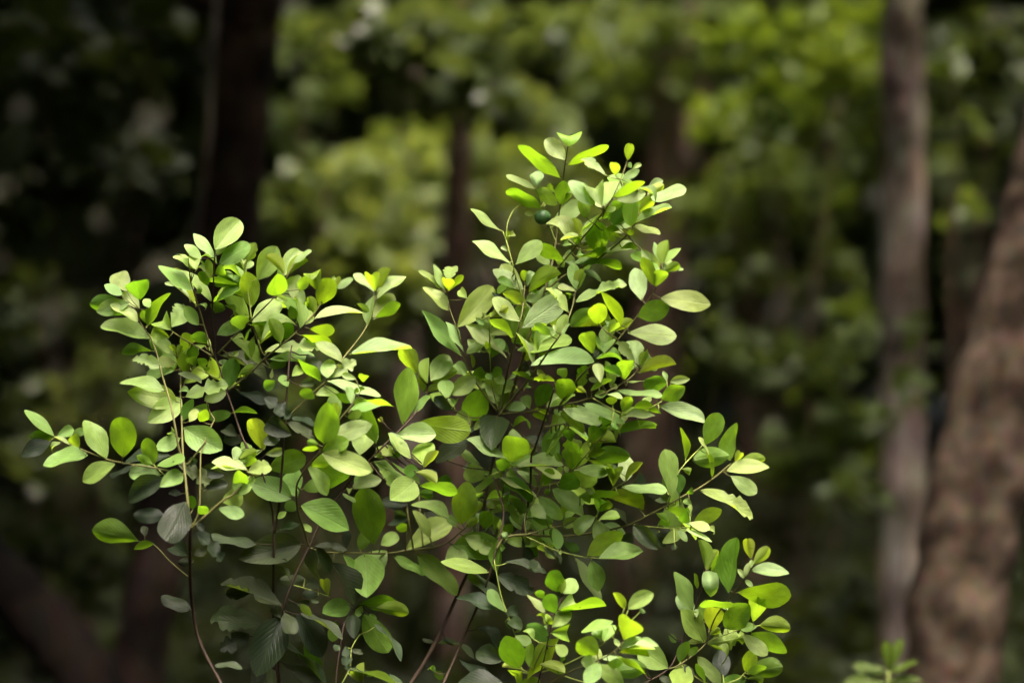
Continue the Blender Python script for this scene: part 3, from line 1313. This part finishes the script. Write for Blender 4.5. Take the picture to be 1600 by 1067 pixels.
BRANCHES = """
s 3.4 2.4: 520 1900 430 1300 372 1120 345 1067 325 1030 308 990 300 940 297 900 297 826
b 2.3 1.3: 297 826 320 807 347 783 365 771 395 742 402 732
b 2.4 1.0: 297 826 292 770 286 710 284 660 282 620 282 584 277 560
b 1.5 1.0: 300 820 306 812 312 790 313 730 316 700 335 655
b 1.8 1.4: 292 728 312 702 322 690
b 1.7 0.9: 287 741 269 737 251 733 230 729 210 726 165 717 114 696 84 683
b 1.1 0.8: 259 744 240 726
b 1.3 0.9: 295 902 268 879 239 850 215 845 203 830
b 2.1 0.9: 284 712 279 700 273 664 266 630 261 611 253 585 244 549 233 524 218 502 219 484
b 1.5 1.0: 331 556 306 541 284 528 268 517
s 3.4 1.2: 525 1900 470 1300 440 1100 428 1000 427 915 428 833 425 795 410 740 390 705 378 681 366 645 354 611 342 572 336 555 336 530 331 505 333 460 335 402 337 381
b 1.6 1.0: 333 556 321 517 311 482 298 441
b 1.0 0.7: 308 478 287 458 272 446
b 1.6 1.0: 340 553 375 517 393 500 429 464 436 452
b 1.9 1.0: 357 610 397 577 414 560 462 520 495 484 507 463
b 1.3 1.0: 414 556 407 545 397 514 391 508
b 1.2 0.8: 339 591 303 573
b 1.1 0.8: 393 500 388 460 382 428 384 412
s 3.4 1.2: 530 1900 480 1350 446 1140 437 1066 434 1034 440 975 445 945 462 897 483 854 498 821 520 788 537 766 553 742 575 721 610 686 641 655 665 623 668 602
b 1.9 1.0: 483 854 475 828 466 800 463 775 465 754 481 728 499 707 511 689 524 668
b 1.9 1.1: 484 856 509 863 568 864 610 864 634 860 690 852 723 828 730 820
s 2.2 1.2: 428 833 436 790 440 740 443 696 447 628 452 565 456 540
b 1.5 1.0: 446 655 488 615 510 594 535 561 573 510 587 460
b 1.3 0.8: 511 689 531 655 551 631 564 610
b 1.0 0.7: 459 914 490 923 515 932
s 2.8 1.4: 535 1900 535 1300 530 1110 525 1067 533 1000 541 967 565 944
b 1.1 0.7: 530 1075 547 1042 549 1013 562 991
b 1.3 0.9: 515 1140 504 1066 504 1024 498 985
s 4.2 2.2: 545 1900 560 1350 600 1130 642 1067 680 1004 718 922 733 888 747 845 758 780 770 722 778 690 780 647
s 3.4 1.5: 550 1900 600 1350 668 1125 693 1067 720 1006 758 918 775 860 787 806 779 770 771 745
b 1.9 1.0: 780 647 790 594 803 540 816 487 820 446
b 1.9 1.0: 780 647 827 592 863 540 876 522 891 490 898 462 901 440
b 2.8 0.9: 780 648 796 624 817 560 825 530 838 492 850 458 861 419 868 380 874 330 879 286 883 257 888 226
b 1.6 0.9: 852 456 880 432 903 421 939 401 975 372 990 351 1004 321 1012 306
b 1.5 0.8: 858 435 885 403 912 370 934 343 955 313 970 280 979 255 982 243
b 0.8 0.6: 969 280 988 289 1003 303
b 1.1 0.7: 817 468 806 432 802 416 793 383 786 362
b 0.7 0.5: 791 374 793 349 802 329 814 319
b 1.0 0.7: 869 378 862 362 850 330 838 298 834 290
b 1.7 0.9: 777 642 752 610 735 582 725 554 715 517 703 484 698 458
b 1.3 0.8: 776 650 735 652 709 639 688 612
b 1.1 0.8: 779 640 768 600 766 559 764 494
b 1.6 0.8: 780 647 832 642 874 634 910 626 948 612 981 593 997 577 1004 564
b 1.7 0.9: 874 634 905 590 945 553 965 531 995 495 1020 459 1029 441 1036 425
b 1.1 0.8: 924 621 970 645 1000 642 1022 634 1044 620
s 2.2 1.3: 815 836 828 770 830 715 837 696 849 660 856 640 866 606
b 1.4 0.9: 850 667 875 663 897 660
b 1.3 0.9: 786 652 802 667 826 690 850 712
b 2.1 1.1: 776 858 789 840 822 835 873 838 929 832 971 823 990 817 1015 804 1043 789 1067 775 1084 767 1112 749 1142 724
b 1.3 0.8: 822 835 858 825 882 820 905 808
b 1.2 0.8: 822 838 850 851 868 859 906 869 937 872
b 1.0 0.8: 985 819 1041 825 1080 823
b 1.2 0.8: 1043 789 1055 755 1064 732 1099 694
b 1.3 0.9: 822 835 820 806 833 783 850 752
b 1.2 0.8: 768 742 798 727 806 712
b 1.1 0.8: 757 800 768 798 798 795 822 801
b 1.1 0.8: 756 781 793 780
b 1.2 0.8: 843 760 878 752 895 734 919 707 936 688
b 1.1 0.8: 928 832 933 805 946 778 958 764 974 754 982 746
b 1.2 0.8: 772 874 782 927 795 965 806 995
s 2.0 0.9: 560 1900 700 1300 820 1110 845 1050 857 996 866 961 879 931
b 1.1 0.8: 815 1115 826 1070 837 1036 852 1006
s 2.8 0.9: 565 1900 750 1350 900 1130 960 1097 1008 1067 1044 1045 1059 1018 1072 985 1083 958 1094 926 1102 886
b 1.4 0.9: 1044 1045 1065 1036 1104 1003 1107 972
b 1.3 0.8: 1104 1003 1115 970 1127 950 1139 935 1173 890 1180 872
b 1.2 0.8: 1062 1038 1110 1070 1150 1062 1163 1051 1180 1038
b 1.0 0.7: 1104 1003 1150 985 1184 977
b 1.5 0.8: 826 1105 850 1075 880 1055 910 1040 935 1031 960 1017 975 1000
b 1.2 0.8: 845 1050 880 1039 924 1017 945 1003 962 988
b 1.0 0.8: 880 1055 920 1066 945 1055
"""

def parse_leaves():
    out = []; ox = oy = 0; s = 1
    for ln in LEAVES.strip().splitlines():
        q = ln.split()
        if q[0] == '@': ox, oy, s = float(q[1]), float(q[2]), float(q[3]); continue
        bx, by, tx, ty, w = (float(v) for v in q[:5]); k = q[5]
        out.append((ox + bx / s, oy + by / s, ox + tx / s, oy + ty / s, w / s, k[0], 'b' in k[1:], '!' in k[1:]))
    return out

def depth_field(px, py):
    return 0.05 * math.sin(px / 95.0 + 0.7) + 0.04 * math.sin(py / 80.0 + px / 210.0) + 0.03 * math.sin((px - py) / 60.0)

class Branch: pass
branches = []
brng = random.Random(3)
for ln in BRANCHES.strip().splitlines():
    head, body = ln.split(':'); kind, r0, r1 = head.split(); nums = [float(v) for v in body.split()]
    b = Branch(); b.kind = kind; b.r0 = float(r0); b.r1 = float(r1)
    ctrl = [Vector((nums[i], nums[i + 1], 0)) for i in range(0, len(nums), 2)]
    pp = smooth_path(ctrl, 4)
    # cumulative length
    cum = [0.0]
    for i in range(1, len(pp)): cum.append(cum[-1] + (pp[i] - pp[i - 1]).length)
    # depth at the start comes from the branch it grows from
    start = None; best = 14.0
    for o in branches:
        for q in o.px:
            dd = math.hypot(q[0] - pp[0].x, q[1] - pp[0].y)
            if dd < best: best = dd; start = q[2]
    off = brng.uniform(-0.07, 0.07)
    if start is None: start = D0 + 0.02 + brng.uniform(-0.04, 0.04)
    b.px = []
    for i, p in enumerate(pp):
        t = min(1.0, cum[i] / 170.0); t = t * t * (3 - 2 * t)
        target = D0 + off + (depth_field(p.x, p.y) if p.y < 1100 else 0)
        if p.y > 1100: target = D0 + off * max(0, 1 - (p.y - 1100) / 400)
        b.px.append((p.x, p.y, start + (target - start) * t))
    wob = random.Random(len(branches))
    b.pts = [at(*q) + Vector((0, 0, 0)) for q in b.px]
    n = len(b.pts)
    b.rad = [(b.r0 + (b.r1 - b.r0) * (cum[i] / cum[-1])) * K * b.px[i][2] * (1 + 0.14 * math.sin(i * 2.1)) for i in range(n)]
    b.tube = Tubes(7); b.tube.add(b.pts, b.rad, jitter=0.05, rng=wob)
    branches.append(b)

def nearest(px, py):
    best = (1e9, None, 0)
    for b in branches:
        for i, q in enumerate(b.px):
            if q[1] > 1130: continue
            d = math.hypot(q[0] - px, q[1] - py)
            if d < best[0]: best = (d, b, i)
    return best

def blade_mesh(name, a, bb, fold, droop, wave, twist, bitten=False, seed=0, curl=0.0, bend=0.0):
    """a leaf of length 1 along +Y and width 1 along X, upper side +Z"""
    rg = random.Random(seed)
    ss = [0.0, 0.08, 0.19, 0.31, 0.44, 0.57, 0.69, 0.80, 0.89, 0.96, 1.0] if not bitten else [0, .1, .22, .32, .4, .47, .54, .6, .66, .72, .78, .84, .9, .96, 1.0]
    mx = (a / (a + bb)) ** a * (bb / (a + bb)) ** bb
    us = [-1, -0.52, 0, 0.52, 1]
    v = []; uvs = []; rows = []
    for j, s in enumerate(ss):
        h = 0.5 * (s ** a) * ((1 - s) ** bb) / mx
        if s == 0: h = 0.02
        hl = h * (1 + 0.025 * rg.uniform(-1, 1)); hr = h * (1 + 0.025 * rg.uniform(-1, 1))
        if bitten and 0.35 < s < 0.97:
            if rg.random() < 0.55: hl *= rg.uniform(0.25, 0.9)
            if rg.random() < 0.4: hr *= rg.uniform(0.35, 0.95)
        row = []
        tip = s == 1.0
        for u in ([0] if tip else us):
            x = u * (hl if u < 0 else hr)
            z = fold * abs(u) * h * 1.4 - droop * s * s + wave * math.sin(s * 7 + seed + (2 if u > 0 else 0)) * abs(u) * h
            y = s
            if curl:
                ang = curl * max(0, s - 0.45)
                z -= math.sin(ang) * max(0, s - 0.45); y = min(s, 0.45) + math.cos(ang) * max(0, s - 0.45)
            ct, st = math.cos(twist * s), math.sin(twist * s)
            row.append(len(v)); v.append((x * ct - z * st * 0.5 + bend * (s * s - 0.6 * s), y, z * ct + x * st * 0.5)); uvs.append((0.5 + x, s))
        rows.append(row)
    f = []; c = []
    for j in range(len(rows) - 1):
        A, B = rows[j], rows[j + 1]
        if len(B) == 1:
            for i in range(4): f += [A[i], A[i + 1], B[0]]; c.append(3)
        else:
            for i in range(4): f += [A[i], A[i + 1], B[i + 1], B[i]]; c.append(4)
    me = mesh_np(name, v, f, c)
    ul = me.uv_layers.new(name="UVMap")
    for i, l in enumerate(me.loops): ul.data[i].uv = uvs[l.vertex_index]
    return me, np.array(v, dtype=np.float64), f, c, uvs

VAR = []
for i in range(21):
    rg = random.Random(100 + i)
    a, bb = ((0.90, 0.58), (0.78, 0.66), (0.82, 0.74), (0.98, 0.62), (0.80, 0.86), (0.88, 0.55), (0.95, 0.80))[i % 7]
    VAR.append(blade_mesh("leaf_blade", a, bb, rg.uniform(-0.04, 0.22), rg.uniform(-0.06, 0.26), rg.uniform(0.02, 0.12), rg.uniform(-0.3, 0.3), seed=i, bend=rg.uniform(-0.28, 0.28)))
VARY = [blade_mesh("young_leaf_blade", 0.85, 0.62, rg0, d0_, 0.06, 0.15, seed=30 + i) for i, (rg0, d0_) in enumerate(((0.35, 0.05), (0.5, -0.05), (0.2, 0.15)))]
VARD = [blade_mesh("old_leaf_blade", 0.8, 0.7, f0, d0_, 0.14, t0, seed=40 + i) for i, (f0, d0_, t0) in enumerate(((0.12, 0.16, 0.2), (0.3, 0.24, -0.2), (-0.12, 0.1, 0.1)))]
VARB = [blade_mesh("eaten_leaf_blade", 0.85, 0.55, 0.15, 0.1, 0.1, 0.1, True, 50 + i) for i in range(5)]
VARC = [blade_mesh("curled_leaf_blade", 0.85, 0.5, 0.3, 0.0, 0.1, 0.2, seed=60 + i, curl=cv) for i, cv in enumerate((1.6, 2.4))]

COLS = {'p': (0.195, 0.280, 0.088), 'm': (0.142, 0.236, 0.050), 'g': (0.134, 0.226, 0.024), 'G': (0.074, 0.150, 0.018),  # the pale kinds carry the sky's sheen in their base colour
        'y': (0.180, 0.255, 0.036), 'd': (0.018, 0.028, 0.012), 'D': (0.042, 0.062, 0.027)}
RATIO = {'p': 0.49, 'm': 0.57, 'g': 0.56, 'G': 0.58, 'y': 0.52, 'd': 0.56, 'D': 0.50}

lrng = random.Random(21)
shrub = empty("shrub", at(545, 533, D0)); shrub.location.z = terrain_z(shrub.location.x, shrub.location.y)
tag(shrub, "leafy green shrub with many pale oval leaves in sharp focus, standing in the middle", "shrub")
S_off = Vector(shrub.location)

records = []
for (bx, by, tx, ty, w, k, behind, bitten) in parse_leaves():
    nd, br, bi = nearest(bx, by)
    q = br.px[bi]
    d = q[2] + lrng.uniform(-0.012, 0.012) + (0.055 if behind else 0.0) - min(0.02, nd * 0.0004)
    s = K * d
    B = at(bx, by, d)
    ax = Vector(((tx - bx) * s, 0, -(ty - by) * s)); ax *= 1.05; La = ax.length; W = w * s * 1.14
    R = RATIO[k] * lrng.uniform(0.92, 1.08)
    seen_top = k in 'pmdD'
    a_im = ax.normalized()
    if W / La <= R:
        L = La; Wr = R * L; phi = math.acos(max(0.16, (W / La) / R))
        dy = 0.0
        if lrng.random() < 0.5: dy = lrng.uniform(-0.25, 0.25)
        aa = (a_im + Vector((0, dy, 0))).normalized(); L = La / max(0.6, math.hypot(a_im.x, a_im.z) / math.hypot(1, dy)); L = La * math.hypot(1, dy)
    else:
        L = W / R; Wr = W; phi = lrng.uniform(0, 0.2)
        if L > La * 2.0: L = La * 2.0; Wr = W
        cs = La / L; sn = math.sqrt(max(0, 1 - cs * cs))
        sign = 1.0 if a_im.z > 0 else -1.0
        if not seen_top: sign = -sign
        if abs(a_im.z) < 0.25: sign = lrng.choice((-1, 1)) if k != 'p' else -1.0
        aa = Vector((a_im.x * cs, sign * sn, a_im.z * cs))
    view = Vector((-B.x, -B.y, CZ - B.z)).normalized()
    nv = (view - aa * view.dot(aa)).normalized()
    side = aa.cross(nv)
    n1 = nv * math.cos(phi) + side * math.sin(phi); n2 = nv * math.cos(phi) - side * math.sin(phi)
    if seen_top: nrm = n1 if n1.z >= n2.z else n2
    else:
        nrm = n1 if n1.z <= n2.z else n2
        nrm = -nrm
    if not seen_top and W / La > R and lrng.random() < 0.35 and k != 'y': nrm = -nrm
    xax = aa.cross(nrm).normalized()
    # keep the leaf a real, right-handed frame
    nrm = xax.cross(aa).normalized()
    size = w * math.hypot(tx - bx, ty - by)
    records.append(dict(B=B, a=aa, x=xax, n=nrm, L=L, W=Wr, k=k, br=br, bi=bi, nd=nd, bitten=bitten, size=size, behind=behind))

# smaller leaves deeper in the crown, filling it behind the ones in front
frng = random.Random(77)
cen = np.array([((l[0] + l[2]) / 2, (l[1] + l[3]) / 2) for l in parse_leaves()])
def crowd(px, py, rad=42): return int((np.hypot(cen[:, 0] - px, cen[:, 1] - py) < rad).sum())
for tries in range(2600):
    br = frng.choice(branches); bi = frng.randrange(len(br.px)); q = br.px[bi]
    if q[1] > 860: continue
    ang = frng.uniform(0, 2 * math.pi); ln = frng.uniform(34, 62)
    tx, ty = q[0] + math.cos(ang) * ln, q[1] - math.sin(ang) * ln
    if crowd(q[0], q[1]) < 7 or crowd(tx, ty) < 7 or crowd((q[0] + tx) / 2, (q[1] + ty) / 2) < 8: continue
    d = q[2] + frng.uniform(0.02, 0.09); s = K * d
    B = at(q[0] + math.cos(ang) * 5, q[1] - math.sin(ang) * 5, d)
    aa = Vector((math.cos(ang), frng.uniform(-0.3, 0.6), math.sin(ang))).normalized()
    k = frng.choice('mmgpgp'); L = ln * s * 1.1
    nrm = Vector((frng.uniform(-.5, .5), frng.uniform(-0.9, 0.3), frng.uniform(0.4, 1.0)))
    xax = aa.cross(nrm).normalized(); nrm = xax.cross(aa).normalized()
    records.append(dict(B=B, a=aa, x=xax, n=nrm, L=L, W=L * 0.5, k=k, br=br, bi=bi, nd=5, bitten=False, size=1.0, behind=True))
    if len(records) > 798 + 120: break

order = sorted(range(len(records)), key=lambda i: -records[i]['size'] * (0.6 if records[i]['behind'] else 1.0))
single = set(order[:300])

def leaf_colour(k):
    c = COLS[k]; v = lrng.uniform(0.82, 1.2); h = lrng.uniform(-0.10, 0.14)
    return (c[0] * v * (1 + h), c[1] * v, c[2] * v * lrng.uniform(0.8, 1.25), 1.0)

def pick(r):
    k = r['k']
    if r['bitten'] or (k in 'pmg' and r['size'] > 350 and lrng.random() < 0.05): return lrng.choice(VARB)
    if k in 'pmg' and r['size'] > 200 and lrng.random() < 0.06: return lrng.choice(VARC)
    if k == 'y': return lrng.choice(VARY)
    if k in 'dD': return lrng.choice(VARD)
    if r['size'] < 260 and lrng.random() < 0.2: return lrng.choice(VARC)
    return lrng.choice(VAR)

# twigs (petioles) that carry each leaf, added to the branch they spring from
for r in records:
    b = r['br']; p0 = b.pts[r['bi']]; p1 = r['B'] + r['a'] * (0.06 * r['L'])
    dist = (p1 - p0).length
    if dist < 0.0015: continue
    mid = (p0 + p1) / 2 + Vector((0, 0, -0.05 * dist)) + b_dir if False else (p0 + p1) / 2 + Vector((0, 0, -0.06 * dist))
    rr = 0.00055 if dist < 0.03 else 0.0008
    if dist > 0.012:
        b.tube.add([p0, mid, p1], [rr * 1.25, rr, rr * 0.85], rng=lrng)
    else:
        b.tube.add([p0, p1], [rr * 1.1, rr * 0.85], rng=lrng)

for b in branches:
    px_r = b.r0
    mat = M_stem_brown if b.kind == 's' else (M_stem_mid if b.r0 > 1.25 else M_stem_green)
    me = b.tube.mesh("stem" if b.kind == 's' else "branch")
    me.transform(Matrix.Translation(-S_off))
    b.obj = link("stem" if b.kind == 's' else "branch", me, mat, shrub)

fv = []; ff = []; fc = []; fuv = []; fcol = []
nb = 0
for i, r in enumerate(records):
    me, V, f, c, uvs = pick(r)
    M3 = np.array([r['x'] * r['W'], r['a'] * r['L'], r['n'] * r['L']]).T
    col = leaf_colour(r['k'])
    if i in single:
        o = link("leaf", me, M_leaf, r['br'].obj)
        mw = Matrix(((M3[0][0], M3[0][1], M3[0][2], r['B'].x - S_off.x), (M3[1][0], M3[1][1], M3[1][2], r['B'].y - S_off.y), (M3[2][0], M3[2][1], M3[2][2], r['B'].z - S_off.z), (0, 0, 0, 1)))
        o.matrix_local = mw
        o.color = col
    else:
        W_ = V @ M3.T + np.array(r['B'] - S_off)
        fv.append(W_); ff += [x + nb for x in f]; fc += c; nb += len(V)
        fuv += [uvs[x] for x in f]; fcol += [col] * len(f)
me = mesh_np("foliage", np.concatenate(fv), ff, fc)
ul = me.uv_layers.new(name="UVMap"); ul.data.foreach_set("uv", np.array(fuv, dtype=np.float32).ravel())
ca = me.color_attributes.new("Col", 'FLOAT_COLOR', 'CORNER'); ca.data.foreach_set("color", np.array(fcol, dtype=np.float32).ravel())
fo = link("foliage", me, M_leafs, shrub); fo["kind"] = "stuff"

# fruit hanging among the upper leaves
def build_fruit():
    c = at(846.5, 339, branches[32].px[-20][2]) - S_off
    v = []; f = []; cc = []
    R = 12.5 * K * D0; nl, nr = 10, 7
    for j in range(nr + 1):
        th = math.pi * j / nr
        for i in range(nl):
            ph = 2 * math.pi * i / nl
            lob = 1 + 0.10 * math.cos(5 * ph)
            v.append((R * math.sin(th) * math.cos(ph) * lob * 1.1, R * math.sin(th) * math.sin(ph) * lob * 1.1, R * math.cos(th) * (0.9 if th < 1.5 else 1.0)))
    for j in range(nr):
        for i in range(nl):
            i2 = (i + 1) % nl; f += [j * nl + i, (j + 1) * nl + i, (j + 1) * nl + i2, j * nl + i2]; cc.append(4)
    me = mesh_np("fruit", v, f, cc)
    o = link("fruit", me, M_fruit, shrub); o.location = c
    o["label"] = "small round dark green fruit"
build_fruit()

# a young shoot at the bottom right, a little behind the focus
def build_sprout():
    d = 3.7
    base = at(1388, 533, d); base.z = terrain_z(base.x, base.y)
    root = empty("seedling", base); tag(root, "small young seedling with upright leaves in front of the leaning trunk's foot", "seedling")
    off = Vector(root.location)
    tb = Tubes(6); p = smooth_path([Vector((0, 0, -0.03)), Vector((0.02, 0.01, 0.35)), at(1388, 1046, d) - off], 5)
    tb.add(p, [0.004 - 0.0025 * i / (len(p) - 1) for i in range(len(p))])
    link("stem", tb.mesh("stem"), M_stem_green, root)
    for (bx, by, tx, ty, w, k) in ((1388, 1044, 1386, 1000, 20, 'G'), (1392, 1044, 1408, 997, 18, 'G'), (1390, 1050, 1432, 1032, 14, 'G'), (1386, 1052, 1334, 1038, 17, 'G'), (1384, 1044, 1352, 1041, 10, 'm'), (1388, 1064, 1440, 1062, 16, 'G'), (1386, 1066, 1318, 1062, 20, 'G'), (1388, 1080, 1350, 1100, 20, 'G'), (1388, 1082, 1430, 1105, 20, 'G')):
        s = K * d; a = Vector(((tx - bx) * s, lrng.uniform(-.3, .3) * abs(tx - bx) * s, -(ty - by) * s)); L = a.length; a.normalize()
        x = a.cross(Vector((0, -0.75, 0.65))).normalized(); nrm = x.cross(a)
        B = at(bx, by, d) - off
        W = max(w * s, 0.34 * L)
        o = link("leaf", lrng.choice(VAR)[0], M_leaf, root)
        o.matrix_local = Matrix(((x.x * W, a.x * L, nrm.x * L, B.x), (x.y * W, a.y * L, nrm.y * L, B.y), (x.z * W, a.z * L, nrm.z * L, B.z), (0, 0, 0, 1)))
        o.color = (0.062, 0.10, 0.010, 1)
build_sprout()

# pale vine climbing the dark leaning trunk
def build_vine():
    tree = [o for o in C.objects if o.get("label", "").startswith("dark leaning tree trunk")][0]
    off = Vector(tree.location); d = 6.4
    tb = Tubes(7)
    pts = [at(px, py, d) - off for px, py in ((340, -40), (330, 110), (326, 200), (318, 280), (306, 360), (300, 450), (292, 540), (284, 600))]
    p = smooth_path(pts, 5); tb.add(p, [5.0 * K * d] * len(p), jitter=0.1)
    link("vine", tb.mesh("vine"), B_pale, tree)
build_vine()

# rain drops left on the leaves
def build_drops():
    dr = random.Random(5); v = []; f = []; c = []
    pool = [r for r in records if r['size'] > 500]
    for q in range(170):
        r = dr.choice(pool); s_ = dr.uniform(0.35, 0.95); u = dr.uniform(-0.28, 0.28)
        up = r['n'] if r['n'].z > 0 else -r['n']
        p = r['B'] + r['a'] * (r['L'] * s_) + r['x'] * (r['W'] * u) + up * 0.0006 - S_off
        R = dr.uniform(0.0006, 0.0016); b0 = len(v); t1 = r['a']; t2 = up.cross(t1)
        for j, (hh, rr_) in enumerate(((0.0, 1.0), (0.55, 0.8))):
            for k in range(6):
                w = k * math.pi / 3; v.append(tuple(p + (t1 * math.cos(w) + t2 * math.sin(w)) * (R * rr_) + up * (R * hh)))
        v.append(tuple(p + up * (R * 0.8)))
        for k in range(6):
            k2 = (k + 1) % 6
            f += [b0 + k, b0 + k2, b0 + 6 + k2, b0 + 6 + k]; c.append(4); f += [b0 + 6 + k, b0 + 6 + k2, b0 + 12]; c.append(3)
    m, nt, out = new_mat("water")
    bs = N(nt, "ShaderNodeBsdfPrincipled"); bs.inputs["Base Color"].default_value = (0.9, 0.95, 0.9, 1); bs.inputs["Roughness"].default_value = 0.03
    bs.inputs["Transmission Weight"].default_value = 1.0; bs.inputs["IOR"].default_value = 1.33
    nt.links.new(bs.outputs[0], out.inputs[0])
    o = link("water_drops", mesh_np("water_drops", v, f, c), m, shrub); o["kind"] = "stuff"
build_drops()
